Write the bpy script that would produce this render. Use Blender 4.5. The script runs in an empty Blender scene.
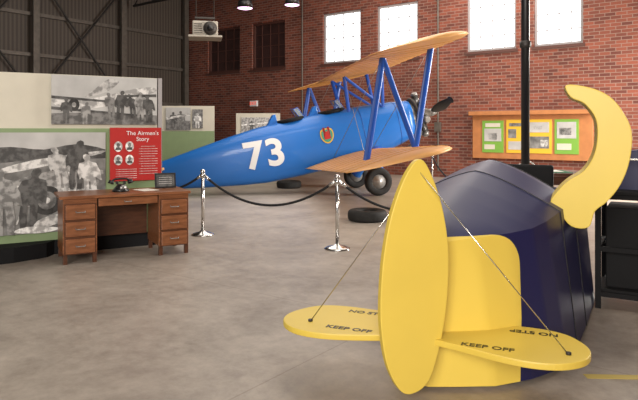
import bpy, math, random
from mathutils import Vector, Matrix
random.seed(4)
S=bpy.context.scene
S.view_settings.view_transform='Standard'
COL=S.collection

# ---------------------------------------------------------------- materials
def mat(name,col,rough=0.5,metal=0.0,noise=0.0,nscale=5.0,emit=None,es=0.0,spec=0.5,bump=0.0,alpha=1.0,coat=0.0,hard=False):
    m=bpy.data.materials.new(name); m.use_nodes=True
    nt=m.node_tree; b=nt.nodes['Principled BSDF']
    b.inputs['Base Color'].default_value=(*col,1)
    b.inputs['Roughness'].default_value=rough
    b.inputs['Metallic'].default_value=metal
    b.inputs['Specular IOR Level'].default_value=spec
    if coat: b.inputs['Coat Weight'].default_value=coat
    if alpha<1: b.inputs['Alpha'].default_value=alpha
    if emit:
        b.inputs['Emission Color'].default_value=(*emit,1); b.inputs['Emission Strength'].default_value=es
    if noise>0 or bump>0:
        tc=nt.nodes.new('ShaderNodeTexCoord'); n=nt.nodes.new('ShaderNodeTexNoise')
        n.inputs['Scale'].default_value=nscale; n.inputs['Detail'].default_value=6
        nt.links.new(tc.outputs['Object'],n.inputs['Vector'])
        if noise>0:
            r=nt.nodes.new('ShaderNodeValToRGB')
            r.color_ramp.elements[0].position=0.42 if hard else 0.3; r.color_ramp.elements[1].position=0.58 if hard else 0.7
            r.color_ramp.elements[0].color=(*[c*(1-noise) for c in col],1)
            r.color_ramp.elements[1].color=(*[min(1,c*(1+noise)) for c in col],1)
            nt.links.new(n.outputs['Fac'],r.inputs['Fac']); nt.links.new(r.outputs['Color'],b.inputs['Base Color'])
        if bump>0:
            bp=nt.nodes.new('ShaderNodeBump'); bp.inputs['Strength'].default_value=bump
            nt.links.new(n.outputs['Fac'],bp.inputs['Height']); nt.links.new(bp.outputs['Normal'],b.inputs['Normal'])
    return m

def mat_brick():
    m=bpy.data.materials.new('red_brick'); m.use_nodes=True; nt=m.node_tree; b=nt.nodes['Principled BSDF']
    tc=nt.nodes.new('ShaderNodeTexCoord'); sp=nt.nodes.new('ShaderNodeSeparateXYZ'); cb=nt.nodes.new('ShaderNodeCombineXYZ')
    nt.links.new(tc.outputs['Object'],sp.inputs[0])
    ad=nt.nodes.new('ShaderNodeMath'); ad.operation='ADD'
    nt.links.new(sp.outputs['X'],ad.inputs[0]); nt.links.new(sp.outputs['Y'],ad.inputs[1])
    nt.links.new(ad.outputs[0],cb.inputs['X']); nt.links.new(sp.outputs['Z'],cb.inputs['Y'])
    br=nt.nodes.new('ShaderNodeTexBrick'); br.inputs['Scale'].default_value=1.0
    br.inputs['Brick Width'].default_value=0.27; br.inputs['Row Height'].default_value=0.095
    br.inputs['Mortar Size'].default_value=0.010; br.inputs['Mortar Smooth'].default_value=0.2
    br.inputs['Color1'].default_value=(0.27,0.074,0.042,1); br.inputs['Color2'].default_value=(0.11,0.032,0.023,1)
    br.inputs['Mortar'].default_value=(0.28,0.18,0.145,1); br.inputs['Bias'].default_value=-0.1
    nt.links.new(cb.outputs[0],br.inputs['Vector'])
    n=nt.nodes.new('ShaderNodeTexNoise'); n.inputs['Scale'].default_value=0.6; n.inputs['Detail'].default_value=4
    nt.links.new(tc.outputs['Object'],n.inputs['Vector'])
    mr=nt.nodes.new('ShaderNodeMapRange'); mr.inputs['To Min'].default_value=0.55; mr.inputs['To Max'].default_value=1.35
    nt.links.new(n.outputs['Fac'],mr.inputs['Value'])
    vm=nt.nodes.new('ShaderNodeVectorMath'); vm.operation='SCALE'
    nt.links.new(br.outputs['Color'],vm.inputs[0]); nt.links.new(mr.outputs[0],vm.inputs['Scale'])
    nt.links.new(vm.outputs[0],b.inputs['Base Color']); b.inputs['Roughness'].default_value=0.85
    return m

def mat_floor():
    m=bpy.data.materials.new('polished_concrete'); m.use_nodes=True; nt=m.node_tree; b=nt.nodes['Principled BSDF']
    tc=nt.nodes.new('ShaderNodeTexCoord')
    n=nt.nodes.new('ShaderNodeTexNoise'); n.inputs['Scale'].default_value=1.1; n.inputs['Detail'].default_value=12; n.inputs['Roughness'].default_value=0.72; n.inputs['Distortion'].default_value=.3
    n2=nt.nodes.new('ShaderNodeTexNoise'); n2.inputs['Scale'].default_value=9; n2.inputs['Detail'].default_value=9; n2.inputs['Roughness'].default_value=.75
    nt.links.new(tc.outputs['Object'],n.inputs['Vector']); nt.links.new(tc.outputs['Object'],n2.inputs['Vector'])
    mx=nt.nodes.new('ShaderNodeMath'); mx.operation='MULTIPLY_ADD'; mx.inputs[1].default_value=0.6
    nt.links.new(n2.outputs['Fac'],mx.inputs[0]); nt.links.new(n.outputs['Fac'],mx.inputs[2])
    r=nt.nodes.new('ShaderNodeValToRGB'); r.color_ramp.elements[0].position=0.58; r.color_ramp.elements[1].position=1.0
    r.color_ramp.elements[0].color=(0.225,0.188,0.155,1); r.color_ramp.elements[1].color=(0.47,0.41,0.35,1)
    nt.links.new(mx.outputs[0],r.inputs['Fac']); 
    br=nt.nodes.new('ShaderNodeTexBrick'); br.offset=0; br.inputs['Scale'].default_value=1
    br.inputs['Brick Width'].default_value=4.5; br.inputs['Row Height'].default_value=4.5; br.inputs['Mortar Size'].default_value=0.006
    br.inputs['Color1'].default_value=(1,1,1,1); br.inputs['Color2'].default_value=(1,1,1,1); br.inputs['Mortar'].default_value=(0.78,0.76,0.74,1)
    nt.links.new(tc.outputs['Object'],br.inputs['Vector'])
    mm=nt.nodes.new('ShaderNodeMix'); mm.data_type='RGBA'; mm.blend_type='MULTIPLY'; mm.inputs[0].default_value=1
    nt.links.new(r.outputs['Color'],mm.inputs[6]); nt.links.new(br.outputs['Color'],mm.inputs[7])
    nt.links.new(mm.outputs[2],b.inputs['Base Color'])
    mr=nt.nodes.new('ShaderNodeMapRange'); mr.inputs['To Min'].default_value=0.26; mr.inputs['To Max'].default_value=0.55
    nt.links.new(n2.outputs['Fac'],mr.inputs['Value']); nt.links.new(mr.outputs[0],b.inputs['Roughness'])
    bp=nt.nodes.new('ShaderNodeBump'); bp.inputs['Strength'].default_value=0.05
    nt.links.new(n2.outputs['Fac'],bp.inputs['Height']); nt.links.new(bp.outputs['Normal'],b.inputs['Normal'])
    return m

def mat_corr(name,c1,c2,scale,axis='X'):
    m=bpy.data.materials.new(name); m.use_nodes=True; nt=m.node_tree; b=nt.nodes['Principled BSDF']
    tc=nt.nodes.new('ShaderNodeTexCoord'); w=nt.nodes.new('ShaderNodeTexWave'); w.bands_direction=axis; w.inputs['Scale'].default_value=scale
    w.inputs['Distortion'].default_value=0.3
    nt.links.new(tc.outputs['Object'],w.inputs['Vector'])
    r=nt.nodes.new('ShaderNodeValToRGB'); r.color_ramp.elements[0].color=(*c1,1); r.color_ramp.elements[1].color=(*c2,1)
    nt.links.new(w.outputs['Fac'],r.inputs['Fac']); nt.links.new(r.outputs['Color'],b.inputs['Base Color'])
    bp=nt.nodes.new('ShaderNodeBump'); bp.inputs['Strength'].default_value=0.4
    nt.links.new(w.outputs['Fac'],bp.inputs['Height']); nt.links.new(bp.outputs['Normal'],b.inputs['Normal'])
    b.inputs['Roughness'].default_value=0.6
    return m

def mat_wood(name,c1,c2):
    m=bpy.data.materials.new(name); m.use_nodes=True; nt=m.node_tree; b=nt.nodes['Principled BSDF']
    tc=nt.nodes.new('ShaderNodeTexCoord'); mp=nt.nodes.new('ShaderNodeMapping'); mp.inputs['Scale'].default_value=(2,12,12)
    n=nt.nodes.new('ShaderNodeTexNoise'); n.inputs['Scale'].default_value=3; n.inputs['Detail'].default_value=6
    nt.links.new(tc.outputs['Object'],mp.inputs[0]); nt.links.new(mp.outputs[0],n.inputs['Vector'])
    r=nt.nodes.new('ShaderNodeValToRGB'); r.color_ramp.elements[0].position=.35; r.color_ramp.elements[1].position=.65
    r.color_ramp.elements[0].color=(*c1,1); r.color_ramp.elements[1].color=(*c2,1)
    nt.links.new(n.outputs['Fac'],r.inputs['Fac']); nt.links.new(r.outputs['Color'],b.inputs['Base Color'])
    b.inputs['Roughness'].default_value=0.35
    return m

YEL=(0.78,0.58,0.095)
def mat_shell():
    m=bpy.data.materials.new('trainer_paint_scheme'); m.use_nodes=True; nt=m.node_tree; b=nt.nodes['Principled BSDF']
    tc=nt.nodes.new('ShaderNodeTexCoord'); sp=nt.nodes.new('ShaderNodeSeparateXYZ'); nt.links.new(tc.outputs['Object'],sp.inputs[0])
    def mth(op,a,b_):
        q=nt.nodes.new('ShaderNodeMath'); q.operation=op
        for i,x in enumerate((a,b_)):
            if isinstance(x,(int,float)): q.inputs[i].default_value=x
            elif x is not None: nt.links.new(x,q.inputs[i])
        return q.outputs[0]
    R=.19
    xx=mth('ADD',sp.outputs['X'],mth('MULTIPLY',mth('SUBTRACT',.86,sp.outputs['Z']),.17))
    dx=mth('MAXIMUM',mth('SUBTRACT',xx,.48-R),0.0); dz=mth('MAXIMUM',mth('SUBTRACT',sp.outputs['Z'],.88-R),0.0)
    d=mth('SQRT',mth('ADD',mth('MULTIPLY',dx,dx),mth('MULTIPLY',dz,dz)),None)
    msk=mth('LESS_THAN',d,R)
    mm=nt.nodes.new('ShaderNodeMix'); mm.data_type='RGBA'; nt.links.new(msk,mm.inputs[0])
    mm.inputs[6].default_value=(0.013,0.015,0.075,1); mm.inputs[7].default_value=(*YEL,1)
    nt.links.new(mm.outputs[2],b.inputs['Base Color']); b.inputs['Roughness'].default_value=.40
    return m

M={}
M['brick']=mat_brick(); M['floor']=mat_floor(); M['shell']=mat_shell()
M['metalwall']=mat_corr('corrugated_steel',(0.055,0.043,0.034),(0.105,0.085,0.068),4.0)
M['metalwally']=mat_corr('corrugated_steel_side',(0.060,0.046,0.036),(0.115,0.092,0.073),2.2,'Y')
M['ceil']=mat_corr('ceiling_deck',(0.04,0.035,0.03),(0.075,0.065,0.06),3.0)
M['steel']=mat('dark_steel',(0.04,0.035,0.032),0.5,0.3)
M['steelg']=mat('grey_steel',(0.14,0.12,0.10),0.5,0.3,noise=.2)
M['glow']=mat('daylight_glass',(0.9,0.93,0.95),0.3,emit=(0.93,0.97,1.0),es=2.2)
M['boarded']=mat('boarded_window',(0.05,0.022,0.02),0.5,noise=.3,nscale=2)
M['frame']=mat('window_frame',(0.36,0.34,0.34),0.5)
M['frameb']=mat('window_frame_brown',(0.10,0.04,0.03),0.5)
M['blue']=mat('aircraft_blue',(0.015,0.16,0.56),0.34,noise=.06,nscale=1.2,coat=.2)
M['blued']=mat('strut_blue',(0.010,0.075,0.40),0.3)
M['wing']=mat('doped_yellow_fabric',(0.72,0.38,0.13),0.42,noise=.12,nscale=1.5)
M['rib']=mat('rib_tape',(0.58,0.28,0.07),0.5)
M['black']=mat('black_paint',(0.012,0.012,0.013),0.35)
M['blackm']=mat('matte_black',(0.007,0.007,0.008),0.75,spec=.25)
M['rubber']=mat('rubber',(0.018,0.017,0.016),0.75,noise=.3,nscale=12)
M['hub']=mat('wheel_hub',(0.5,0.49,0.47),0.35,0.5)
M['white']=mat('white_paint',(0.85,0.85,0.85),0.5)
M['alu']=mat('engine_metal',(0.28,0.27,0.26),0.4,0.7,noise=.2,nscale=8)
M['chrome']=mat('chrome',(0.65,0.64,0.62),0.2,1.0)
M['rope']=mat('velvet_rope',(0.008,0.008,0.009),0.8)
M['glass']=mat('windshield',(0.35,0.42,0.45),0.08,alpha=.45)
M['wood']=mat_wood('desk_wood',(0.17,0.06,0.022),(0.29,0.11,0.045))
M['wooddk']=mat_wood('desk_wood_dark',(0.07,0.025,0.012),(0.11,0.04,0.018))
M['cream']=mat('cream_panel',(0.66,0.62,0.51),0.6,noise=.04)
M['green']=mat('sage_panel',(0.25,0.34,0.17),0.6,noise=.05)
M['greend']=mat('green_poster',(0.20,0.42,0.06),0.5)
M['red']=mat('red_sign',(0.46,0.022,0.02),0.45)
M['orange']=mat('orange_board',(0.50,0.20,0.07),0.5,noise=.1)
M['yposter']=mat('yellow_poster',(0.82,0.50,0.04),0.5)
M['tyel']=mat('trainer_yellow',YEL,0.42,noise=.04,nscale=2)
M['tyel2']=mat('trainer_yellow_edge',(0.70,0.51,0.075),0.45)
M['navy']=mat('trainer_navy',(0.013,0.015,0.075),0.40)
M['tape']=mat('floor_tape',(0.5,0.38,0.1),0.6)
M['felt']=mat('green_felt',(0.03,0.16,0.07),0.8)
M['paper']=mat('paper',(0.8,0.78,0.7),0.7)
M['pink']=mat('spot_lens',(1,0.8,0.95),0.4,emit=(1.0,0.6,0.92),es=3.0)
M['grey']=mat('heater_grey',(0.36,0.33,0.28),0.5,noise=.1)
M['exit']=mat('exit_red',(0.6,0.05,0.04),0.5,emit=(1,.1,.05),es=.8)
M['teal']=mat('insignia_green',(.05,.30,.22),.5)
for g in (4,10,20,32,48,65,85):
    v=g/100*.85; M['g%d'%g]=mat('photo_grey_%d'%g,(v,v*0.98,v*0.95),0.5,noise=.4,nscale=14,hard=True)
M['bw']=mat('photo_print_grain',(0.20,0.197,0.19),0.5,noise=.7,nscale=5)
M['bwl']=mat('photo_print_sky',(0.50,0.495,0.48),0.5,noise=.16,nscale=3)

# ---------------------------------------------------------------- helpers
def link(o,parent=None):
    COL.objects.link(o)
    if parent is not None: o.parent=parent
    return o
def empty(name,x=0,y=0,z=0,ang=0.0):
    o=bpy.data.objects.new(name,None); o.empty_display_size=.2
    o.location=(x,y,z); o.rotation_euler=(0,0,ang); return link(o)
def mesh(name,v,f,m,parent=None,smooth=False,mats=None,fm=None):
    me=bpy.data.meshes.new(name); me.from_pydata([tuple(p) for p in v],[],f); me.update()
    if mats:
        for q in mats: me.materials.append(q)
        if fm: 
            for p,i in zip(me.polygons,fm): p.material_index=i
    else: me.materials.append(m)
    if smooth:
        for p in me.polygons: p.use_smooth=True
    import bmesh
    bm=bmesh.new(); bm.from_mesh(me); bmesh.ops.recalc_face_normals(bm,faces=bm.faces); bm.to_mesh(me); bm.free()
    o=bpy.data.objects.new(name,me); return link(o,parent)
BF=[(0,3,2,1),(4,5,6,7),(0,1,5,4),(1,2,6,5),(2,3,7,6),(3,0,4,7)]
def box(name,parent,c,s,m,bev=0.0,rot=None):
    sx,sy,sz=[k/2 for k in s]
    v=[(-sx,-sy,-sz),(sx,-sy,-sz),(sx,sy,-sz),(-sx,sy,-sz),(-sx,-sy,sz),(sx,-sy,sz),(sx,sy,sz),(-sx,sy,sz)]
    o=mesh(name,v,BF,m,parent); o.location=c
    if rot: o.rotation_euler=rot
    if bev>0:
        b=o.modifiers.new('b','BEVEL'); b.width=bev; b.segments=2
    return o
def cyl(name,parent,p1,p2,r1,m,r2=None,seg=20,flat=1.0,smooth=True):
    r2=r1 if r2 is None else r2
    p1=Vector(p1); p2=Vector(p2); d=(p2-p1).normalized()
    a=Vector((0,0,1)) if abs(d.z)<.9 else Vector((1,0,0))
    u=d.cross(a).normalized(); w=d.cross(u).normalized()
    v=[]
    for p,r in ((p1,r1),(p2,r2)):
        for i in range(seg):
            t=2*math.pi*i/seg; v.append(p+u*r*math.cos(t)*flat+w*r*math.sin(t))
    f=[(i,(i+1)%seg,seg+(i+1)%seg,seg+i) for i in range(seg)]
    f+= [tuple(range(seg)),tuple(range(seg,2*seg))]
    o=mesh(name,v,f,m,parent)
    for p in o.data.polygons:
        if len(p.vertices)==4 and smooth: p.use_smooth=True
    return o
def strut(name,parent,p1,p2,chord,thick,m,cdir=Vector((1,0,0)),seg=14):
    p1=Vector(p1); p2=Vector(p2); d=(p2-p1).normalized(); u=(cdir-d*cdir.dot(d)).normalized(); w=d.cross(u)
    v=[]
    for p in (p1,p2):
        for i in range(seg):
            t=2*math.pi*i/seg; v.append(p+u*chord/2*math.cos(t)+w*thick/2*math.sin(t))
    f=[(i,(i+1)%seg,seg+(i+1)%seg,seg+i) for i in range(seg)]+[tuple(range(seg)),tuple(range(seg,2*seg))]
    return mesh(name,v,f,m,parent)
def lathe(name,parent,prof,m,c=(0,0,0),axis='z',seg=32,closed=False):
    v=[];f=[];n=len(prof)
    for i in range(seg):
        t=2*math.pi*i/seg
        for r,h in prof:
            if axis=='z': v.append((c[0]+r*math.cos(t),c[1]+r*math.sin(t),c[2]+h))
            elif axis=='y': v.append((c[0]+r*math.cos(t),c[1]+h,c[2]+r*math.sin(t)))
            else: v.append((c[0]+h,c[1]+r*math.cos(t),c[2]+r*math.sin(t)))
    rng=n if closed else n-1
    for i in range(seg):
        for j in range(rng):
            a=i*n+j; b=i*n+(j+1)%n; c2=((i+1)%seg)*n+(j+1)%n; d=((i+1)%seg)*n+j
            f.append((a,b,c2,d))
    return mesh(name,v,f,m,parent,smooth=True)
def torus(name,parent,R,r,m,c,axis='z',seg=36):
    prof=[(R+r*math.cos(2*math.pi*k/14),r*math.sin(2*math.pi*k/14)) for k in range(14)]
    return lathe(name,parent,prof,m,c,axis,seg,closed=True)
def tube(name,parent,pts,r,m,cyc=False):
    cu=bpy.data.curves.new(name,'CURVE'); cu.dimensions='3D'; cu.bevel_depth=r; cu.bevel_resolution=3; cu.use_fill_caps=True
    s=cu.splines.new('POLY'); s.points.add(len(pts)-1)
    for p,q in zip(s.points,pts): p.co=(*q,1)
    s.use_cyclic_u=cyc
    cu.materials.append(m); o=bpy.data.objects.new(name,cu); return link(o,parent)
def extr(name,parent,pts,y0,y1,m,plane='xz',mside=None,bev=0):
    n=len(pts)
    if plane=='xz': v=[(p[0],y0,p[1]) for p in pts]+[(p[0],y1,p[1]) for p in pts]
    elif plane=='xy': v=[(p[0],p[1],y0) for p in pts]+[(p[0],p[1],y1) for p in pts]
    f=[tuple(range(n)),tuple(range(n,2*n))]+[(i,(i+1)%n,n+(i+1)%n,n+i) for i in range(n)]
    if mside: o=mesh(name,v,f,m,parent,mats=[m,mside],fm=[0,0]+[1]*n)
    else: o=mesh(name,v,f,m,parent)
    if bev:
        b=o.modifiers.new('b','BEVEL'); b.width=bev; b.segments=2; b.limit_method='ANGLE'
    return o
def text(name,parent,s,size,m,loc,rot,ext=.001,bold=0.0,asmesh=False):
    cu=bpy.data.curves.new(name,'FONT'); cu.body=s; cu.size=size; cu.extrude=ext; cu.offset=bold
    cu.align_x='CENTER'; cu.align_y='CENTER'; cu.materials.append(m)
    o=bpy.data.objects.new(name,cu); o.location=loc; o.rotation_euler=rot; return link(o,parent)
def smoothpts(pts,sub=6,closed=True):
    out=[];n=len(pts)
    for i in range(n if closed else n-1):
        p0=pts[(i-1)%n] if closed or i>0 else pts[0]; p1=pts[i]; p2=pts[(i+1)%n]; p3=pts[(i+2)%n] if closed or i+2<n else pts[-1]
        for k in range(sub):
            t=k/sub
            out.append(tuple(0.5*((2*b)+(-a+c)*t+(2*a-5*b+4*c-d)*t*t+(-a+3*b-3*c+d)*t**3) for a,b,c,d in zip(p0,p1,p2,p3)))
    if not closed: out.append(pts[-1])
    return out
def lerp_tab(tab,x):
    if x<=tab[0][0]: return tab[0][1:]
    for a,b in zip(tab,tab[1:]):
        if x<=b[0]:
            t=(x-a[0])/(b[0]-a[0])
            return tuple(p+(q-p)*t for p,q in zip(a[1:],b[1:]))
    return tab[-1][1:]

# ---------------------------------------------------------------- camera
cd=bpy.data.cameras.new('camera'); cam=bpy.data.objects.new('camera',cd); link(cam)
cam.location=(0,0,1.5); cam.rotation_euler=(math.radians(90),0,0)
cd.sensor_width=36; cd.lens=600/638*36; cd.shift_y=-70/638; cd.clip_end=200
S.camera=cam

# ---------------------------------------------------------------- room
RA=-math.atan2(.599,.801); KX,KY=-5.8,26.3
def room(o): o.location=(KX,KY,0); o.rotation_euler=(0,0,RA); return o
RX,RY,CH=25.0,32.0,7.15
def boxes(name,bl,m):
    v=[];f=[]
    for (x0,x1,y0,y1,z0,z1) in bl:
        k=len(v)
        v+=[(x0,y0,z0),(x1,y0,z0),(x1,y1,z0),(x0,y1,z0),(x0,y0,z1),(x1,y0,z1),(x1,y1,z1),(x0,y1,z1)]
        f+=[tuple(k+i for i in q) for q in BF]
    return room(mesh(name,v,f,m))
room(mesh('floor',[(-.4,-RY-.4,-.2),(RX+.4,-RY-.4,-.2),(RX+.4,.4,-.2),(-.4,.4,-.2),(-.4,-RY-.4,0),(RX+.4,-RY-.4,0),(RX+.4,.4,0),(-.4,.4,0)],BF,M['floor']))
boxes('ceiling',[(-.4,RX+.4,-RY-.4,.4,CH,CH+.2)],M['ceil'])
wins=[(1.35,3.23,0),(3.9,5.62,0),(7.42,9.06,1),(9.71,11.27,1),(12.95,14.47,1),(14.99,16.32,1),(18.4,19.9,1),(20.5,22,1)]
ZS,ZT=3.9,5.72
bl=[(-.4,RX+.4,0,.35,0,ZS),(-.4,RX+.4,0,.35,ZT,CH)]
xs=-.4
for a,b,_ in wins: bl.append((xs,a,0,.35,ZS,ZT)); xs=b
bl.append((xs,RX+.4,0,.35,ZS,ZT))
boxes('wall_north',bl,M['brick'])
boxes('wall_west',[(-.35,0,-RY,0,0,CH)],M['metalwally'])
boxes('wall_east',[(RX,RX+.35,-RY,0,0,CH)],M['brick'])
boxes('wall_south',[(-.35,4,-RY-.3,-RY,0,CH),(21,RX+.35,-RY-.3,-RY,0,CH),(4,21,-RY-.3,-RY,5.5,CH)],M['metalwall'])
for i,(a,b,lit) in enumerate(wins):
    w=room(empty('window_%d'%(i+1)))
    gm=M['glow'] if lit else M['boarded']; fr=M['frame'] if lit else M['frameb']
    cx=(a+b)/2; cz=(ZS+ZT)/2
    box('pane',w,(cx,.16,cz),(b-a-.02,.02,ZT-ZS-.02),gm)
    for x in (a+.04,b-.04): box('jamb',w,(x,.11,cz),(.07,.08,ZT-ZS-.02),fr)
    for z in (ZS+.04,ZT-.04): box('rail',w,(cx,.11,z),(b-a-.12,.08,.07),fr)
    for k in range(1,4): box('muntin_v',w,(a+(b-a)*k/4,.135,cz),(.024,.03,ZT-ZS-.1),fr)
    for k in range(1,4): box('muntin_h',w,(cx,.135,ZS+(ZT-ZS)*k/4),(b-a-.1,.03,.024),fr)
    box('sill',w,(cx,-.04,ZS-.045),(b-a+.12,.07,.08),M['frameb'])
def roomgroup(name): return room(empty(name))
wf=roomgroup('steel_wall_framing')
for t in (.25,3.4,6.9,10.4,14):
    box('column_web',wf,(.16,-t,CH/2),(.24,.03,CH),M['steelg']); box('column_flange',wf,(.29,-t,CH/2),(.03,.22,CH),M['steelg'])
for z in (2.6,4.1,5.5): box('girt',wf,(.09,-9,z),(.1,17.8,.12),M['steelg'])
for a,b in ((3.4,6.9),(6.9,10.4)):
    tube('brace',wf,[(.2,-a,2.6),(.2,-b,7.0)],.035,M['steel']); tube('brace',wf,[(.2,-b,2.6),(.2,-a,7.0)],.035,M['steel'])
for n,yy in enumerate((-3.0,-8.0,-13.0)):
    tr=roomgroup('roof_truss')
    zt=CH-.06; zb=CH-.75
    tube('top_chord',tr,[(.35,yy,zt),(RX-.1,yy,zt)],.05,M['steel']); tube('bottom_chord',tr,[(.35,yy,zb),(RX-.1,yy,zb)],.05,M['steel'])
    k=.4
    while k<RX-1.4:
        tube('web',tr,[(k,yy,zb),(k+.6,yy,zt),(k+1.2,yy,zb)],.025,M['steel']); k+=1.2
cd1=roomgroup('wall_conduit')
tube('pipe',cd1,[(12.0,-.05,.2),(12.0,-.05,CH-.1)],.028,M['steelg']); tube('pipe_b',cd1,[(6.5,-.05,2.0),(6.5,-.05,CH-.1)],.03,M['steelg'])
box('junction_box',cd1,(12.0,-.06,1.6),(.2,.1,.3),M['steelg'])
ex=roomgroup('exit_sign'); box('housing',ex,(4.05,-.05,2.55),(.36,.09,.22),M['white']); text('lettering',ex,'EXIT',.18,M['exit'],(4.05,-.1,2.55),(math.pi/2,0,0))
dr=roomgroup('door_1'); box('leaf',dr,(4.05,-.04,1.05),(1.0,.06,2.1),M['frameb'],.005)
for x in (3.52,4.58): box('jamb',dr,(x,-.04,1.08),(.06,.08,2.16),M['frameb'])
box('header',dr,(4.05,-.04,2.17),(1.12,.08,.06),M['frameb']); cyl('knob',dr,(4.45,-.07,1.0),(4.45,-.13,1.0),.03,M['chrome'])

def wt(p): k=(p-319)/600; return (k*26.3+5.8)/(.801+.599*k)
pb=roomgroup('wall_poster_board')
x0,x1=wt(474),wt(594)
box('backing',pb,((x0+x1)/2,-.06,1.3),(x1-x0,.1,1.3),M['orange'],.01)
box('top_shelf',pb,((x0+x1)/2,-.16,2.0),(x1-x0+.1,.3,.12),M['orange'],.01)
def poster(pb,a,b,z0,z1,m,img,y=-.12):
    box('sheet',pb,((a+b)/2,y,(z0+z1)/2),(b-a,.02,z1-z0),m)
    for (u0,u1,v0,v1,g) in img:
        box('print',pb,(a+(b-a)*(u0+u1)/2,y-.014,z0+(z1-z0)*(v0+v1)/2),((b-a)*(u1-u0),.008,(z1-z0)*(v1-v0)),M[g])
poster(pb,wt(484),wt(505),.83,1.78,M['greend'],[(.1,.9,.35,.75,'bwl'),(.15,.85,.8,.92,'cream'),(.3,.7,.4,.6,'g20'),(.1,.6,.1,.25,'cream')])
poster(pb,wt(508),wt(528),.83,1.8,M['yposter'],[(.15,.85,.8,.9,'g20'),(.1,.5,.45,.72,'bw'),(.1,.9,.1,.35,'bwl')])
poster(pb,wt(529),wt(553),.83,1.8,M['yposter'],[(.1,.9,.62,.92,'bwl'),(.2,.6,.7,.8,'g20'),(.1,.9,.15,.5,'bw'),(.55,.85,.2,.4,'g85')])
poster(pb,wt(556),wt(580),.83,1.8,M['greend'],[(.1,.9,.45,.92,'bwl'),(.2,.7,.55,.75,'g32'),(.1,.7,.12,.3,'cream')])

# ---------------------------------------------------------------- exhibit wall left
pa=math.atan2(.9,1.59)
EP=empty('exhibit_panel_wall',-2.13,7.9,0,pa)
Wd=3.6
def pf(px):
    k=(px-319)/600
    c,s=math.cos(pa),math.sin(pa); return (k*7.9+2.13)/(c-k*s)
box('core',EP,(-Wd/2,.06,1.09),(Wd,.12,2.18),M['cream'],.004)
box('green_field',EP,(-Wd/2,-.008,.84),(Wd,.016,1.36),M['green'])
pl=[(0.0,.1),(0,-.04),(-1.25,-.05),(-1.35,-.2),(-1.7,-.34),(-2.3,-.42),(-3.0,-.38),(-3.6,-.2),(-3.6,.1)]
extr('plinth',EP,pl,0,.17,M['blackm'],'xy')
def photo(par,x0,x1,z0,z1,base,shapes,y=-.03):
    box('print',par,((x0+x1)/2,y,(z0+z1)/2),(x1-x0,.02,z1-z0),M[base])
    i=0
    for (pts,g) in shapes:
        for sub in (pts if isinstance(pts[0][0],(tuple,list)) else [pts]):
            yy=y-.011-.0008*i; i+=1
            P=[(x0+(x1-x0)*min(1,max(0,u)),z0+(z1-z0)*min(1,max(0,v))) for u,v in sub]
            extr('print_shape_%d'%i,par,P,yy,y,M[g])
def person(x,y,h,asp,lean=0.0):
    k=h*asp
    P=[(-.10,0),(-.13,.25),(-.12,.46),(-.16,.5),(-.2,.45),(-.23,.62),(-.17,.8),(-.06,.83),(-.05,.86),(-.075,.91),(-.06,.97),(0,1.0),(.06,.97),(.075,.91),(.05,.86),(.06,.83),(.17,.8),(.23,.62),(.24,.42),(.18,.45),(.12,.5),(.13,.25),(.11,0),(.03,0),(.01,.4),(-.02,.4),(-.03,0)]
    return [(x+(a+lean*b*b)*k,y+b*h) for a,b in P]
def ell(cx,cy,a,b,n=20): return [(cx+a*math.cos(2*math.pi*i/n),cy+b*math.sin(2*math.pi*i/n)) for i in range(n)]
a1=.6/1.36
photo(EP,pf(51),pf(157)-.01,1.57,2.17,'bwl',[
 ([(0,0),(1,0),(1,.20),(.5,.26),(0,.22)],'g20'),
 (smoothpts([(.0,.50),(.2,.48),(.45,.58),(.8,.78),(.97,.80),(.97,.70),(.7,.5),(.4,.34),(.1,.33)],3),'g65'),
 (smoothpts([(.3,.56),(.5,.68),(.62,.90),(.52,.95),(.40,.75)],3),'g48'),
 ([(0,.58),(.55,.50),(.55,.46),(0,.52)],'g10'),([(.0,.36),(.9,.2),(.9,.17),(0,.3)],'g10'),
 (ell(.2,.40,.05,.13),'g4'),(ell(.2,.40,.02,.05),'g48'),
 ([(.60,.62),(.99,.66),(.99,.60),(.6,.58)],'g10'),
 (person(.13,.02,.52,a1),'g10'),(person(.30,.0,.46,a1,.1),'g32'),(person(.55,.12,.55,a1,-.15),'g20'),(person(.63,.10,.62,a1,.1),'g10'),(person(.76,.15,.5,a1,-.2),'g10'),(person(.83,.1,.6,a1),'g32'),(person(.92,.05,.6,a1,-.1),'g10')])
a2=1.2/1.75
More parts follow.
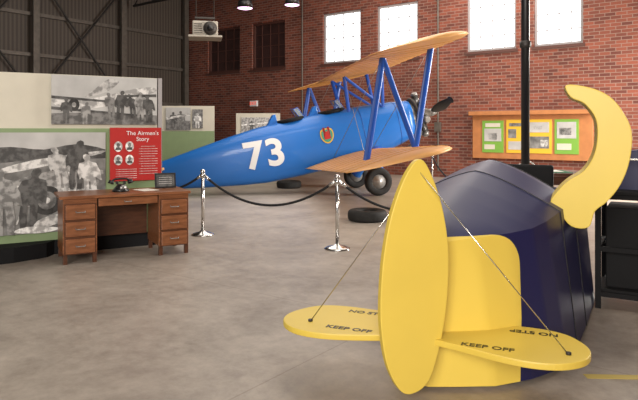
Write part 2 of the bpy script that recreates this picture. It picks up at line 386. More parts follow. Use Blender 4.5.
photo(EP,pf(0)-.6,pf(105),.27,1.47,'bw',[
 ([(0,.84),(1,.82),(1,1),(0,1)],'bwl'),
 (smoothpts([(0,.72),(.3,.7),(.6,.74),(1,.73),(1,.82),(.8,.88),(.6,.83),(.4,.86),(.2,.84),(0,.82)],3),'g10'),
 (smoothpts([(.30,.36),(.42,.52),(.6,.60),(.8,.64),(.99,.60),(.98,.48),(.8,.36),(.55,.26)],3),'g32'),
 (smoothpts([(.35,.60),(.6,.66),(.97,.78),(.97,.81),(.55,.73),(.33,.64)],3),'g65'),
 ([(.3,.50),(.99,.40),(.99,.36),(.3,.46)],'g65'),
 (ell(.62,.32,.10,.145),'g4'),(ell(.62,.32,.06,.09),'g20'),(ell(.62,.32,.02,.03),'g65'),
 (ell(.93,.26,.05,.09),'g4'),(ell(.93,.26,.025,.05),'g48'),
 ([(.43,.1),(.44,.1),(.56,.6),(.55,.6)],'g85'),([(.74,.14),(.75,.14),(.84,.6),(.83,.6)],'g85'),([(.84,.14),(.85,.14),(.76,.6),(.75,.6)],'g65'),
 (person(.50,.03,.62,a2,.15),'g10'),(person(.72,.40,.46,a2,-.2),'g48'),(person(.80,.42,.5,a2,.1),'g10'),(person(.90,.30,.48,a2,-.1),'g65'),
 (person(.37,.0,.66,a2,-.1),'g32'),(person(.15,.0,.62,a2,-.1),'g10'),
 (smoothpts([(.55,.03),(.75,.10),(.97,.06),(.98,.14),(.7,.18),(.56,.12)],3),'g65'),
 (smoothpts([(.42,.02),(.6,.0),(.7,.04),(.5,.07)],3),'g85')])
rx0,rx1=pf(109),pf(160)
box('red_sign',EP,((rx0+rx1)/2,-.05,1.19),(rx1-rx0,.03,.68),M['red'],.003)
R90=(math.pi/2,0,0)
text('sign_title',EP,'The Airmen\'s\nStory',.075,M['white'],(rx1-.24,-.067,1.42),R90)
for cx,cz in ((rx0+.1,1.29),(rx0+.24,1.29),(rx0+.1,1.12),(rx0+.24,1.12)):
    extr('portrait_oval',EP,ell(cx,cz,.052,.066),-.069,-.06,M['g85']); extr('portrait_shoulders',EP,[(cx-.04,cz-.045),(cx-.025,cz-.01),(cx+.025,cz-.01),(cx+.04,cz-.045)],-.071,-.06,M['g10']); extr('portrait_head',EP,ell(cx,cz+.018,.020,.028),-.072,-.06,M['g20'])
for i in range(12):
    box('text_line',EP,(rx1-.17,-.067,1.29-i*.032),(.24 if i%4 else .18,.003,.005),M['g65'])
for i in range(5): box('text_line',EP,((rx0+.2),-.067,1.0-i*.028),(.26,.003,.005),M['g65'])
box('end_post',EP,(.03,.05,1.09),(.05,.16,2.18),M['frame'])

def exh(name,px0,px1,D,ztop,ang,shapes,zg=1.2):
    X0=(px0-319)/600*D; X1=(px1-319)/600*D; w=(X1-X0)/math.cos(ang)
    e=empty(name,X0,D,0,ang)
    box('core',e,(w/2,.05,ztop/2),(w,.1,ztop),M['cream'],.004); box('lower_field',e,(w/2,-.006,zg/2+.02),(w,.012,zg),M['green'])
    return e,w
e2,w2=exh('exhibit_panel_screen',150,213,17.3,2.2,.12,None,1.45)
photo(e2,.45,1.15,1.5,2.15,'bwl',[([(0,0),(1,0),(1,.4),(0,.5)],'g20'),(person(.3,.1,.7,1),'g10'),(person(.6,.1,.75,1),'g20'),([(.0,.55),(1,.75),(1,.65),(0,.45)],'g65')])
photo(e2,1.2,1.5,1.55,2.1,'g20',[(person(.5,.0,.8,2),'g85')])
e3,w3=exh('exhibit_panel_screen',236,280,21.5,2.1,0.0,None,.9)
photo(e3,.2,1.4,1.4,1.95,'g48',[(person(.3,.1,.7,.5),'g10'),([(.0,.55),(1,.75),(1,.65),(0,.45)],'g85')])

# ---------------------------------------------------------------- desk
dx0,dy0=-2.845,6.64; dx1,dy1=-1.60,7.32
da=math.atan2(dy1-dy0,dx1-dx0); dw=math.hypot(dx1-dx0,dy1-dy0)
DK=empty('wooden_desk',dx0,dy0,0,da)
dd=.6
box('top',DK,(dw/2,dd/2,.745),(dw+.06,dd+.05,.035),M['wood'],.006)
for cx in (.19,dw-.17):
    box('pedestal',DK,(cx,dd/2,.405),(.36,dd-.02,.59),M['wood'],.004)
    for k,z in enumerate((.2,.39,.58)):
        box('drawer_front',DK,(cx,-.004,z),(.31,.03,.165),M['wood'],.008)
        box('drawer_gap',DK,(cx,.006,z),(.33,.012,.185),M['wooddk'])
        tube('drawer_pull',DK,[(cx-.05,-.02,z+.01),(cx-.045,-.045,z),(cx+.045,-.045,z),(cx+.05,-.02,z+.01)],.006,M['alu'])
    for ax in (-.155,.155):
        for ay in (.03,dd-.05): box('leg',DK,(cx+ax,ay,.055),(.045,.045,.11),M['wooddk'],.003)
    box('side_rail',DK,(cx,dd/2,.715),(.36,dd-.02,.03),M['wood'])
box('centre_drawer',DK,(dw/2+.01,.02,.675),(dw-.75,.035,.09),M['wood'],.005)
tube('centre_pull',DK,[(dw/2-.04,.0,.68),(dw/2-.035,-.02,.67),(dw/2+.035,-.02,.67),(dw/2+.04,.0,.68)],.005,M['alu'])
box('modesty_panel',DK,(dw/2,dd-.04,.45),(dw-.74,.02,.5),M['wooddk'])
def dkw(x,y): return (dx0+math.cos(da)*x-math.sin(da)*y, dy0+math.sin(da)*x+math.cos(da)*y)
tx,ty=dkw(.68,.28); TP=empty('rotary_telephone',tx,ty,.7625,da+.2)
lathe('base',TP,[(0,0),(.095,0),(.1,.015),(.07,.05),(.035,.085),(0,.09)],M['black'])
lathe('dial',TP,[(0,0),(.04,0),(.04,.012),(0,.014)],M['alu'],(0,-.08,.045),'y',20)
for s in (-1,1): box('cradle',TP,(.045*s,0,.105),(.015,.05,.04),M['black'],.003)
tube('handset_bar',TP,smoothpts([(-.11,0,.125),(-.06,0,.15),(.06,0,.15),(.11,0,.125)],5,False),.013,M['black'])
for s in (-1,1): cyl('handset_cup',TP,(.11*s,0,.135),(.125*s,0,.098),.03,M['black'],.034)
tx,ty=dkw(.98,.3); PL=empty('typed_paper_sheet',tx,ty,.7635,da+.3); box('sheet',PL,(0,0,.002),(.21,.28,.002),M['paper'])
tx,ty=dkw(1.24,.38); SG=empty('framed_desk_sign',tx,ty,.7635,da-.1)
b=box('frame',SG,(0,0,.1),(.26,.015,.19),M['black'],.004,rot=(-.22,0,0)); box('print',SG,(0,-.011,.1),(.22,.004,.15),M['g10'],0,rot=(-.22,0,0))
for i in range(4): box('line',SG,(0,-.016+(.04-i*.025)*.22,.14-i*.025),(.16,.003,.005),M['g65'],0,rot=(-.22,0,0))
box('strut',SG,(0,.045,.075),(.05,.008,.15),M['black'],0,rot=(.4,0,0))

# ---------------------------------------------------------------- stanchions
posts=[(-3.05,9.3),(-1.66,8.57),(.23,7.56),(2.24,8.3),(2.83,15.0)]
SA=[]
for i,(x,y) in enumerate(posts):
    st=empty('rope_stanchion',x,y); SA.append(st)
    lathe('base',st,[(0,0),(.165,0),(.165,.012),(.13,.03),(.05,.05),(.03,.07),(0,.07)],M['chrome'])
    cyl('post',st,(0,0,.05),(0,0,.9),.024,M['chrome'])
    lathe('collar',st,[(.024,.82),(.04,.825),(.04,.875),(.024,.88)],M['chrome'])
    lathe('finial',st,[(.024,.89),(.036,.9),(.034,.925),(.015,.94),(0,.942)],M['chrome'])
for (a,b,sag) in ((0,1,.25),(1,2,.36),(2,3,.42),(3,4,.3)):
    A=Vector((*posts[a],.85)); B=Vector((*posts[b],.85)); d=(B-A); d=Vector((d.x,d.y,0)).normalized()*.03
    A=A+d;B=B-d; c=Vector((*posts[a],0))
    pts=[A.lerp(B,k/24)-Vector((0,0,sag*(1-(2*k/24-1)**2)))-c for k in range(25)]
    tube('rope',SA[a],pts,.017,M['rope'])
    cyl('hook_a',SA[a],pts[0],pts[1],.02,M['chrome']); cyl('hook_b',SA[a],pts[-1],pts[-2],.02,M['chrome'])

def tyre(x,y,R):
    t=empty('loose_tyre',x,y)
    pr=[(R-.17,.03),(R-.12,.0),(R-.04,.0),(R,.04),(R,.14),(R-.04,.18),(R-.12,.18),(R-.17,.15)]
    lathe('carcass',t,smoothpts(pr,3),M['rubber'],closed=True)
    lathe('hub',t,[(0,.07),(R-.16,.07),(R-.15,.12),(.06,.13),(.05,.16),(0,.16)],M['blackm'])
tyre(.80,9.95,.32); tyre(-.78,15.6,.32)

# ---------------------------------------------------------------- biplane
PH=math.radians(12.5); HD=math.radians(12)
BZ=1.60; BC=Vector((1.155+.15*math.cos(HD),14.64+.15*math.sin(HD),0))
BP=bpy.data.objects.new('biplane',None); link(BP)
BP.matrix_world=Matrix.Translation((BC.x,BC.y,BZ))@Matrix.Rotation(HD,4,'Z')@Matrix.Rotation(-PH,4,'Y')
FT=[(-6.2,.03,.12,-.10),(-5.7,.07,.2,-.22),(-5.0,.16,.29,-.38),(-4.2,.25,.40,-.53),(-3.4,.33,.50,-.67),(-2.8,.38,.56,-.75),(-2.0,.42,.58,-.77),(-1.2,.44,.58,-.77),(-.4,.45,.55,-.75),(.3,.45,.5,-.66),(.75,.43,.45,-.55),(.95,.40,.42,-.46)]
NX=60; NS=40; EXPO=2.9
def fsec(x):
    w,t,b=lerp_tab(FT,x); return w,(t+b)/2,(t-b)/2
v=[];f=[]
for i in range(NX+1):
    x=-6.2+(7.15)*i/NX; w,zc,hh=fsec(x)
    for k in range(NS):
        a=2*math.pi*k/NS; c,s=math.cos(a),math.sin(a)
        v.append((x,w*math.copysign(abs(c)**(2/EXPO),c),zc+hh*math.copysign(abs(s)**(2/EXPO),s)))
for i in range(NX):
    for k in range(NS): f.append((i*NS+k,i*NS+(k+1)%NS,(i+1)*NS+(k+1)%NS,(i+1)*NS+k))
f.append(tuple(range(NS))); f.append(tuple(NX*NS+k for k in range(NS)))
fu=mesh('fuselage',v,f,M['blue'],BP,smooth=True)
def sidey(x,z):
    w,zc,hh=fsec(x); q=min(.98,abs(z-zc)/hh); return w*(1-q**EXPO)**(1/EXPO)
def on_side(o,off=.012):
    for vv in o.data.vertices:
        vv.co.y=-(sidey(vv.co.x,vv.co.z)+off)
def side_text(s,size,cx,cz,m,bold,name,sx=1.0):
    cu=bpy.data.curves.new(name,'FONT'); cu.body=s; cu.size=size; cu.offset=bold; cu.align_x='CENTER'; cu.align_y='CENTER'; cu.space_character=1.08
    tmp=bpy.data.objects.new('tmp',cu); COL.objects.link(tmp); bpy.context.view_layer.update()
    me=bpy.data.meshes.new_from_object(tmp); bpy.data.objects.remove(tmp)
    me.materials.clear(); me.materials.append(m)
    import bmesh
    bm=bmesh.new(); bm.from_mesh(me)
    bmesh.ops.triangulate(bm,faces=bm.faces); bmesh.ops.subdivide_edges(bm,edges=bm.edges,cuts=2,use_grid_fill=True); bm.to_mesh(me); bm.free()
    for q in me.vertices:
        X,Y=q.co.x,q.co.y; q.co=(cx+X*sx,0,cz+Y+X*sx*-.06)
    o=bpy.data.objects.new(name,me); link(o,BP); on_side(o); return o
side_text('73',.86,-2.76,-.08,M['white'],.024,'number_73',1.05)
sh=[(-.15,.15),(-.17,-.02),(-.1,-.15),(0,-.2),(.1,-.15),(.17,-.02),(.15,.15),(0,.19)]
IX,IZ=-1.25,.04
for nm,sc,m,off in (('insignia_border',.92,M['yposter'],.012),('insignia_field',.76,M['teal'],.018)):
    o=extr(nm,BP,[(IX+p[0]*sc,IZ+p[1]*sc) for p in smoothpts(sh,3)],0,0.001,m); on_side(o,off)
o=extr('insignia_tower',BP,[(IX-.08,IZ-.08),(IX+.08,IZ-.08),(IX+.08,IZ+.2),(IX+.03,IZ+.2),(IX+.03,IZ+.1),(IX-.03,IZ+.1),(IX-.03,IZ+.2),(IX-.08,IZ+.2)],0,.001,M['red']); on_side(o,.024)
for xx in (-.35,.55):
    w,zc,hh=fsec(xx); pts=[]
    for k in range(32):
        a=2*math.pi*k/32; c,s=math.cos(a),math.sin(a); pts.append((xx,(w+.003)*math.copysign(abs(c)**(2/EXPO),c),zc+(hh+.003)*math.copysign(abs(s)**(2/EXPO),s)))
    tube('seam',BP,pts,.006,M['blued'],True)
for cx in (-.95,-1.95):
    w,zc,hh=fsec(cx); zt=zc+hh
    torus('cockpit_coaming',BP,.30,.045,M['blackm'],(cx,0,zt-.01))
    lathe('cockpit_shade_disc',BP,[(0,0),(.29,0),(.29,.03),(0,.03)],M['black'],(cx,0,zt-.0),'z',28)  # solid black disc: the shade inside the cockpit is painted, nothing is hollow
    extr('headrest',BP,[(cx-.6,zt-.05),(cx-.33,zt-.05),(cx-.33,zt+.2),(cx-.4,zt+.2)],-.12,.12,M['blue'],bev=.02)
    xb=cx+.33
    for (a,b) in (((xb-.12,-.24),(xb,-.13)),((xb,-.13),(xb,.13)),((xb,.13),(xb-.12,.24))):
        P=[(a[0],a[1],zt-.03),(b[0],b[1],zt-.03),(b[0]-.12,b[1]*.85,zt+.25),(a[0]-.12,a[1]*.85,zt+.22)]
        mesh('windshield_pane',P,[(0,1,2,3)],M['glass'],BP); tube('windshield_frame',BP,P,.009,M['blued'],True)
def wing(name,xle,zroot,half,dih,chord,y0,sgn,cut=0):
    NSP=40; v=[];f=[]
    up=[(0,0),(.02,.35),(.08,.68),(.2,.95),(.35,1),(.55,.85),(.75,.5),(.9,.22),(1,.02)]
    lo=[(1,-.02),(.9,-.04),(.7,-.12),(.45,-.26),(.25,-.34),(.1,-.33),(.03,-.2)]
    prof=up+lo; n=len(prof); ys=[]
    for i in range(NSP+1):
        q=i/NSP; ys.append(y0+(half-y0)*(1-(1-q)**1.6))
    for y in ys:
        e=max(0,(y-(half-.75))/.75); k=math.sqrt(max(0.0004,1-e**2.6)) if e>0 else 1
        c=chord*(1-(1-k)*.85) if e>0 else chord
        xl=xle-(chord-c)*.38; th=.105*(.25+.75*k)
        for (u,w_) in prof: v.append((xl-u*c,sgn*y,zroot+y*math.tan(dih)+w_*th))
    for i in range(NSP):
        for k in range(n): f.append((i*n+k,i*n+(k+1)%n,(i+1)*n+(k+1)%n,(i+1)*n+k))
    f.append(tuple(range(n))); f.append(tuple(NSP*n+k for k in range(n)))
    o=mesh(name,v,f,M['wing'],BP,smooth=True)
    yy=y0+.35
    while yy<half-.5:
        zz=zroot+yy*math.tan(dih)
        P=[(xle-u*chord,sgn*yy,zz+w_*.105+ (.002 if w_>0 else -.002)) for u,w_ in prof]
        tube('rib',BP,P,.006,M['rib'],True); yy+=.4
    return o
D2=math.radians(1.6)
UZ,LZ=1.31,-.61
UC,LC=1.78,1.9
wing('upper_wing_starboard',.66,UZ,5.0,D2,UC,0.0,-1); wing('upper_wing_port',.66,UZ,5.0,math.radians(.6),UC,0.0,1)
LD=math.radians(2.6)
wing('lower_wing_starboard',-.02,LZ,4.95,LD,LC,.40,-1); wing('lower_wing_port',-.02,LZ,4.95,LD,LC,.40,1)
for s in (-1,1):
    y=3.55*s; zu=UZ+3.55*math.tan(D2 if s<0 else math.radians(.6))-.02; zl=LZ+3.55*math.tan(LD)+.06
    yl=3.5*s
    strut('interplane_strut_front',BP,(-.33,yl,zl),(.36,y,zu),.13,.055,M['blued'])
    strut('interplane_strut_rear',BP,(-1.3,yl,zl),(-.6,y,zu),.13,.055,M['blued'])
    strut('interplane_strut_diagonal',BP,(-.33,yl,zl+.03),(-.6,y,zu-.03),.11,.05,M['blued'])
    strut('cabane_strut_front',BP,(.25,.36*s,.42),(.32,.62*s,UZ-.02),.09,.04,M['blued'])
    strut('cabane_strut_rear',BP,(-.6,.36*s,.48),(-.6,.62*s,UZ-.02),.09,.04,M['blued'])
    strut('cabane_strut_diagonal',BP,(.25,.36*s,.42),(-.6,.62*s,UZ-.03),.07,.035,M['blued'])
    for (p,q) in (((-.33,.5*s,LZ+.05),(.36,3.5*s,zu)),((-1.3,.5*s,LZ+.02),(-.6,3.5*s,zu)),((.3,.62*s,UZ),(-.33,3.5*s,zl)),((-.6,.62*s,UZ),(-1.3,3.5*s,zl))):
        cyl('bracing_wire',BP,p,q,.006,M['alu'],seg=6)
    hx,hz=-.15,.325-BZ
    wx=hx*math.cos(PH)+hz*math.sin(PH); wz=-hx*math.sin(PH)+hz*math.cos(PH)
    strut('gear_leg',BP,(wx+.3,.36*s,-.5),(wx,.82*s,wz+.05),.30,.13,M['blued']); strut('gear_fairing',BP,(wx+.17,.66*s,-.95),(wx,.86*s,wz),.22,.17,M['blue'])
    cyl('axle',BP,(wx,.78*s,wz),(wx,1.03*s,wz),.04,M['alu'])
    pr=smoothpts([(.16,-.07),(.22,-.1),(.30,-.085),(.325,0),(.30,.085),(.22,.1),(.16,.07)],3)
    lathe('tyre',BP,pr,M['rubber'],(wx,.95*s,wz),'y',36,closed=True)
    lathe('wheel_disc',BP,[(0,-.11),(.05,-.11),(.06,-.09),(.18,-.07),(.18,.07),(.06,.09),(.05,.11),(0,.11)],M['hub'],(wx,.95*s,wz),'y',30)
lathe('cowl_ring',BP,[(.40,.0),(.40,.06),(.33,.12),(.2,.15),(0,.15)],M['alu'],(.95,0,-.02),'x',32)
lathe('crankcase',BP,[(.2,0),(.22,.05),(.22,.26),(.17,.33),(.10,.42),(.07,.5),(0,.5)],M['steelg'],(1.08,0,0),'x',28)
for k in range(7):
    a=2*math.pi*k/7+math.pi/2; d=Vector((0,math.cos(a),math.sin(a)))
    c=Vector((1.22,0,0))
    cyl('cylinder_barrel',BP,c+d*.18,c+d*.5,.075,M['alu'])
    for j in range(8): cyl('cooling_fin',BP,c+d*(.24+j*.033),c+d*(.25+j*.033),.105,M['steel'],seg=18)
    cyl('cylinder_head',BP,c+d*.5,c+d*.58,.10,M['alu'],.06)
    cyl('pushrod',BP,c+d*.2+Vector((.11,0,0)),c+d*.56+Vector((.07,0,0)),.014,M['chrome'],seg=8)
tube('exhaust_collector',BP,[(1.08,.42*math.cos(t),.42*math.sin(t)) for t in [2*math.pi*i/30 for i in range(30)]],.05,M['steel'],True)
tube('exhaust_stack',BP,[(1.08,-.3,-.38),(.9,-.42,-.6),(.5,-.46,-.72)],.055,M['steel'])
for s in (-1,1):
    v=[];f=[];n=12;st=20
    for i in range(st+1):
        r=.08+1.27*i/st; q=i/st; ch=.065+.065*math.sin(math.pi*min(1,q*1.15)**.8) if q<.87 else .10*math.sqrt(max(.02,1-((q-.87)/.14)**2)); tw=math.radians(60-38*q)
        for k in range(n):
            a=2*math.pi*k/n; X=ch*math.cos(a); T=.018*(1.2-q)*math.sin(a)
            v.append((1.6+X*math.sin(tw)+T*math.cos(tw), s*r, s*(X*math.cos(tw)-T*math.sin(tw))))
    for i in range(st):
        for k in range(n): f.append((i*n+k,i*n+(k+1)%n,(i+1)*n+(k+1)%n,(i+1)*n+k))
    f.append(tuple(range(n))); f.append(tuple(st*n+k for k in range(n)))
    o=mesh('propeller_blade',v,f,M['black'],BP,smooth=True)
    o.rotation_euler=(math.radians(-12),0,0)
lathe('propeller_hub',BP,[(0,-.1),(.09,-.09),(.1,0),(.07,.1),(0,.13)],M['alu'],(1.6,0,0),'x',20)
fin=smoothpts([(-5.15,.2),(-5.5,.75),(-5.8,1.05),(-6.05,1.15),(-6.4,1.0),(-6.6,.6),(-6.55,.1),(-6.4,-.2),(-6.15,-.18),(-5.9,.0)],4)
extr('fin_and_rudder',BP,fin,-.03,.03,M['wing'],bev=.01)
for s in (-1,1):
    tp=smoothpts([(-5.05,.08*s),(-5.3,1.0*s),(-5.55,1.6*s),(-5.9,1.75*s),(-6.25,1.55*s),(-6.35,.8*s),(-6.25,.12*s)],4)
    o=mesh('tailplane',[(p[0],p[1],.10) for p in tp]+[(p[0],p[1],.15) for p in tp],[tuple(range(len(tp))),tuple(range(len(tp),2*len(tp)))]+[(i,(i+1)%len(tp),len(tp)+(i+1)%len(tp),len(tp)+i) for i in range(len(tp))],M['wing'],BP)
    cyl('tail_wire',BP,(-5.8,1.2*s,.14),(-5.9,0,.95),.006,M['alu'],seg=6)
twx=-5.3
Mi=BP.matrix_world.inverted(); P0=BP.matrix_world@Vector((twx,0,-.25))
G=Mi@Vector((P0.x,P0.y,.13))
if G.z<-.2: cyl('tailwheel_leg',BP,(twx,0,-.2),(G.x,0,G.z),.035,M['blued'])
torus('tailwheel_tyre',BP,.085,.042,M['rubber'],(G.x,0,G.z),'y',24)

# ---------------------------------------------------------------- flight trainer
ta=math.radians(90-30)
TR=empty('flight_trainer',.60,3.45,0,ta)
TT=[(0,.03,.03,.85,.90),(.08,.17,.13,.86,.92),(.2,.36,.25,.87,.95),(.4,.52,.39,.88,1.00),(.6,.62,.49,.89,1.06),(.8,.67,.54,.91,1.12),(1.1,.69,.58,.94,1.20),(1.5,.69,.60,.96,1.265),(1.62,.69,.60,.96,1.255),(1.66,.69,.60,.93,.98),(2.35,.68,.60,.90,.95),(2.45,.67,.58,.92,1.05),(2.75,.55,.5,.85,.98),(2.95,.4,.36,.7,.8)]
ZB=.03
v=[];f=[];stn=[]
x=0
while x<2.95: stn.append(x); x+=.025
stn.append(2.95); NV=24; NR=20
def tsec(s):
    wb,w,zs,zr=lerp_tab(TT,s); P=[]
    for k in range(NV): P.append((-(wb+(w-wb)*k/NV),ZB+(zs-ZB)*k/NV))
    for k in range(NR+1):
        q=-1+2*k/NR; P.append((w*q, zs+(zr-zs)*(1-abs(q)**1.35)))
    for k in range(NV-1,-1,-1): P.append((w*(.86+.14*k/NV),ZB+(zs-ZB)*k/NV))
    return P
for s in stn:
    for (y,z) in tsec(s): v.append((s,y,z))
n=len(tsec(0))
for i in range(len(stn)-1):
    for k in range(n):
        f.append((i*n+k,i*n+(k+1)%n,(i+1)*n+(k+1)%n,(i+1)*n+k))
f.append(tuple(range(n))); f.append(tuple((len(stn)-1)*n+k for k in range(n)))
o=mesh('fuselage_shell',v,f,M['shell'],TR)
for p in o.data.polygons: p.use_smooth=True
try:
    bpy.context.view_layer.objects.active=o; o.select_set(True); bpy.ops.object.shade_smooth_by_angle(angle=math.radians(28)); o.select_set(False)
except Exception as e: print(e)
for ss in (1.1,1.62):
    tube('panel_seam',TR,[(ss,y*1.003,z+.001) for y,z in tsec(ss)],.004,M['black'])
box('cockpit_shade_slab',TR,(2.0,0,.95),(.6,.9,.06),M['blackm'],.01)  # black slab on the shell, its colour stands in for the dark interior
box('cockpit_panel',TR,(2.33,0,1.05),(.06,.7,.28),M['blackm'],.02)
box('pilot_seat_back',TR,(1.78,0,1.05),(.06,.42,.26),M['blackm'],.03)
ob=[(.55,-.34),(.55,.34),(1.0,.45),(2.3,.45),(2.7,.3),(2.7,-.3),(2.3,-.48),(1.0,-.48)]
extr('base_plinth',TR,ob,0,ZB+.01,M['blackm'],'xy')
SZ=.31
TG=bpy.data.objects.new('tail_surfaces',None); link(TG,TR); TG.rotation_euler=(0,0,math.radians(8)); TG.location=(0,-0.01,0)
def tplane(s):
    P=[(.25,.02*s),(.28,.25*s),(.30,.55*s),(.26,.73*s),(.14,.83*s),(0,.87*s),(-.14,.83*s),(-.24,.70*s),(-.25,.5*s),(-.16,.22*s),(-.06,.02*s)]
    return smoothpts(P,5)
for s,nm in ((-1,'right'),(1,'left')):
    tp=tplane(s); 
    o=mesh('tailplane_'+nm,[(p[0],p[1],SZ) for p in tp]+[(p[0],p[1],SZ+.035) for p in tp],[tuple(range(len(tp))),tuple(range(len(tp),2*len(tp)))]+[(i,(i+1)%len(tp),len(tp)+(i+1)%len(tp),len(tp)+i) for i in range(len(tp))],None,TG,mats=[M['tyel'],M['tyel2']],fm=[0,0]+[1]*len(tp))
    b=o.modifiers.new('b','BEVEL'); b.width=.006; b.segments=2; b.limit_method='ANGLE'; b.angle_limit=math.radians(60)
    text('stencil_keep_off',TG,'KEEP OFF',.066,M['black'],(-.13,-.36 if s<0 else .42,SZ+.0365),(0,0,-math.pi/2),.0006,.0012)
    text('stencil_no_step',TG,'NO STEP',.066,M['black'],(.2,-.58 if s<0 else .40,SZ+.0365),(0,0,math.pi/2 if s<0 else -math.pi/2),.0006,.0012)
RD=math.atan2(.34,.94)
tri=Matrix.Rotation(-ta,4,'Z')@Matrix.Translation((-.60,-3.45,0))
rl=[(.025,1.34),(.10,1.23),(.16,1.06),(.193,.87),(.197,.70),(.18,.5),(.14,.3),(.07,.12),(-.03,.065),(-.11,.10),(-.185,.25),(-.218,.45),(-.218,.65),(-.195,.87),(-.145,1.08),(-.06,1.27)]
rp=smoothpts(rl,5)
ro=extr('rudder',TR,rp,-.02,.02,M['tyel'],mside=M['tyel2'],bev=.005)
ro.matrix_local=tri@Matrix.Translation((.53,3.29,0))@Matrix.Rotation(RD,4,'Z')
cyl('rudder_post',TR,(-.02,0,.1),(-.02,0,.98),.016,M['tyel2'])
RT=tri@Vector((.55,3.28,1.27))
tgm=Matrix.Translation((0,-.01,0))@Matrix.Rotation(math.radians(8),4,'Z')
for p in ((-.08,-.76,SZ+.035),(-.08,.68,SZ+.035)):
    p=tgm@Vector(p)
    cyl('bracing_wire',TR,RT,p,.003,M['chrome'],seg=8)
    cyl('wire_fitting',TR,Vector(p),Vector(p)+Vector((0,0,.012)),.014,M['steel'],seg=12)
cr=[(563,85),(585,88),(603,97),(615,112),(623,132),(621,160),(613,183),(601,200),(590,210),(584,226),(568,226),(556,212),(548,203),(556,190),(566,180),(580,170),(589,154),(592,135),(590,118),(580,104),(567,97)]
DD=4.2
cp=smoothpts([((p-560)/600*DD*.98,1.5-(q-130)*DD/600) for p,q in cr],4)
co=extr('cockpit_side_arch',TR,cp,0,.26,M['tyel'],mside=M['tyel2'],bev=.006)
co.matrix_local=tri@Matrix.Translation((.4017*DD+.02,DD,0))@Matrix.Rotation(-.36,4,'Z')

SS=empty('trainer_access_stand',2.82,5.15,0,math.radians(-30))
for x in (-.36,.36):
    for y in (-.3,.3): box('leg',SS,(x,y,.48),(.045,.045,.96),M['blackm'])
for z in (.12,.5,.94):
    for y in (-.3,.3): box('rail_x',SS,(0,y,z),(.72,.04,.04),M['blackm'])
    for x in (-.36,.36): box('rail_y',SS,(x,0,z),(.04,.6,.04),M['blackm'])
box('platform',SS,(0,0,.975),(.8,.68,.03),M['blackm'],.005)
box('lower_tray',SS,(0,0,.15),(.7,.58,.02),M['blackm'])
box('equipment_case',SS,(.0,.05,.50),(.62,.5,.68),M['blackm'],.01)
tube('handrail',SS,smoothpts([(-.36,-.3,.96),(-.36,-.3,1.2),(-.3,-.3,1.25),(.3,-.3,1.25),(.36,-.3,1.2),(.36,-.3,.96)],4,False),.010,M['chrome'])
hood=smoothpts([(-.34,.99),(-.36,1.15),(-.22,1.3),(.1,1.33),(.3,1.25),(.36,.99)],4)
extr('instrument_hood',SS,hood,-.1,.28,M['navy'],bev=.01)

PO=empty('floor_to_ceiling_pole',2.27,6.6); cyl('pole',PO,(0,0,0),(0,0,CH),.045,M['black']); cyl('foot',PO,(0,0,0),(0,0,.02),.13,M['black'])
lathe('clamp',PO,[(.045,0),(.06,.01),(.06,.07),(.045,.08)],M['steel'],(0,0,2.4))
IT=empty('instructor_table',2.62,7.15,0,-.1)
box('top',IT,(0,0,.99),(.95,.6,.03),M['wooddk'],.005); box('felt_blotter',IT,(-.05,0,1.008),(.75,.45,.006),M['felt'])
for x in (-.43,.43):
    for y in (-.26,.26): box('leg',IT,(x,y,.488),(.04,.04,.975),M['black'])
box('apron',IT,(0,-.27,.92),(.85,.02,.1),M['wooddk'])
box('map_sheet',IT,(.05,.02,1.013),(.4,.3,.003),M['paper'])
lathe('course_recorder',IT,[(0,0),(.07,0),(.08,.03),(.05,.07),(0,.08)],M['black'],(-.22,.08,1.011))
tube('recorder_arm',IT,[(-.22,.08,1.08),(-.1,.0,1.12),(.02,-.02,1.04)],.008,M['chrome'])

ft=mesh('floor_tape_line',[(1.62,3.62,.001),(3.6,3.52,.001),(3.6,3.58,.001),(1.62,3.68,.001),(1.62,3.62,.004),(3.6,3.52,.004),(3.6,3.58,.004),(1.62,3.68,.004)],BF,M['tape'])

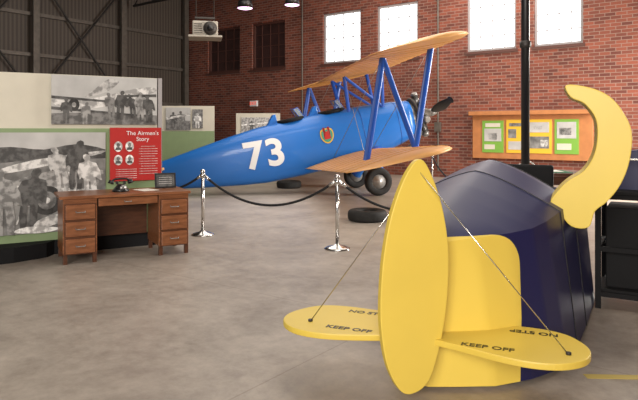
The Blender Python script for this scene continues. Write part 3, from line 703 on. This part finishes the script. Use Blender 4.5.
HT=empty('hanging_unit_heater',-2.85,15.0,4.0,.2)
box('case',HT,(0,0,0),(.62,.6,.36),M['grey'],.03); box('flange',HT,(.0,0,-.2),(.82,.7,.05),M['grey'],.01)
lathe('fan_shroud',HT,[(.0,-.36),(.16,-.36),(.17,-.3),(0,-.3)],M['steel'],(.12,0,0),'y')
lathe('motor',HT,[(0,-.44),(.07,-.43),(.08,-.36),(0,-.36)],M['black'],(.12,0,0),'y')
for k in range(5): box('louvre',HT,(-.17,-.31,-.12+k*.055),(.2,.02,.012),M['steel'])
for x in (-.22,.22): cyl('hanger_rod',HT,(x,0,.17),(x,0,CH-4.0),.014,M['steel'])
box('fixture_plate',HT,(0,0,.3),(.5,.08,.04),M['steel'])
for (px,py,D) in ((245,3,18.0),(292,0,18.5)):
    X=(px-319)/600*D; z=1.5+(130-py)*D/600
    L=empty('ceiling_spotlight',X,D,z,0)
    lathe('can',L,[(.11,-.1),(.24,-.16),(.2,.05),(.13,.12),(.0,.12)],M['black'],(0,0,0),'z'); lathe('lens',L,[(0,-.2),(.11,-.19),(.22,-.16),(.22,-.12),(0,-.12)],M['pink'])
    cyl('stem',L,(0,0,.1),(0,0,CH-z),.015,M['steel'])

# ---------------------------------------------------------------- lights
def area(name,loc,tgt,sx,sy,power,col=(1,1,1)):
    l=bpy.data.lights.new(name,'AREA'); l.shape='RECTANGLE'; l.size=sx; l.size_y=sy; l.energy=power; l.color=col
    o=bpy.data.objects.new(name,l); link(o); o.location=loc
    o.rotation_euler=(Vector(tgt)-Vector(loc)).to_track_quat('-Z','Y').to_euler(); return o
def spot(name,loc,tgt,ang,power,col,blend=.8,size=.5):
    l=bpy.data.lights.new(name,'SPOT'); l.spot_size=math.radians(ang); l.spot_blend=blend; l.energy=power; l.color=col; l.shadow_soft_size=size
    o=bpy.data.objects.new(name,l); link(o); o.location=loc
    o.rotation_euler=(Vector(tgt)-Vector(loc)).to_track_quat('-Z','Y').to_euler(); return o
area('hangar_door_daylight',(-2,-5.5,3.6),(1,10,1.2),6,3,1100,(1,.94,.86))
area('ceiling_light',(1,13,6.2),(1,13,0),9,8,620,(1,.91,.82))  # overhead fill added for brightness, has no fixture of its own
area('added_overhead_fill_b',(1,5,6.2),(1,5,0),3,3,150,(1,.93,.85))  # smaller fill added above the foreground to brighten it, no real lamp there
area('side_door_daylight',(9.5,11.5,3.0),(0,13.0,0),2.5,3.5,1150,(1,.95,.88))
area('north_wall_light',(3,17,6.3),(3.5,22,2.5),9,1.5,160,(1,.88,.8))
spot('added_daylight_pool_spot',(1.5,11.5,6.3),(.4,11.4,0),60,850,(1,.95,.88))  # added spot from above, stands in for a pool of daylight on the floor
w=bpy.data.worlds.new('world'); S.world=w; w.use_nodes=True
w.node_tree.nodes['Background'].inputs[0].default_value=(.85,.9,1,1); w.node_tree.nodes['Background'].inputs[1].default_value=.5
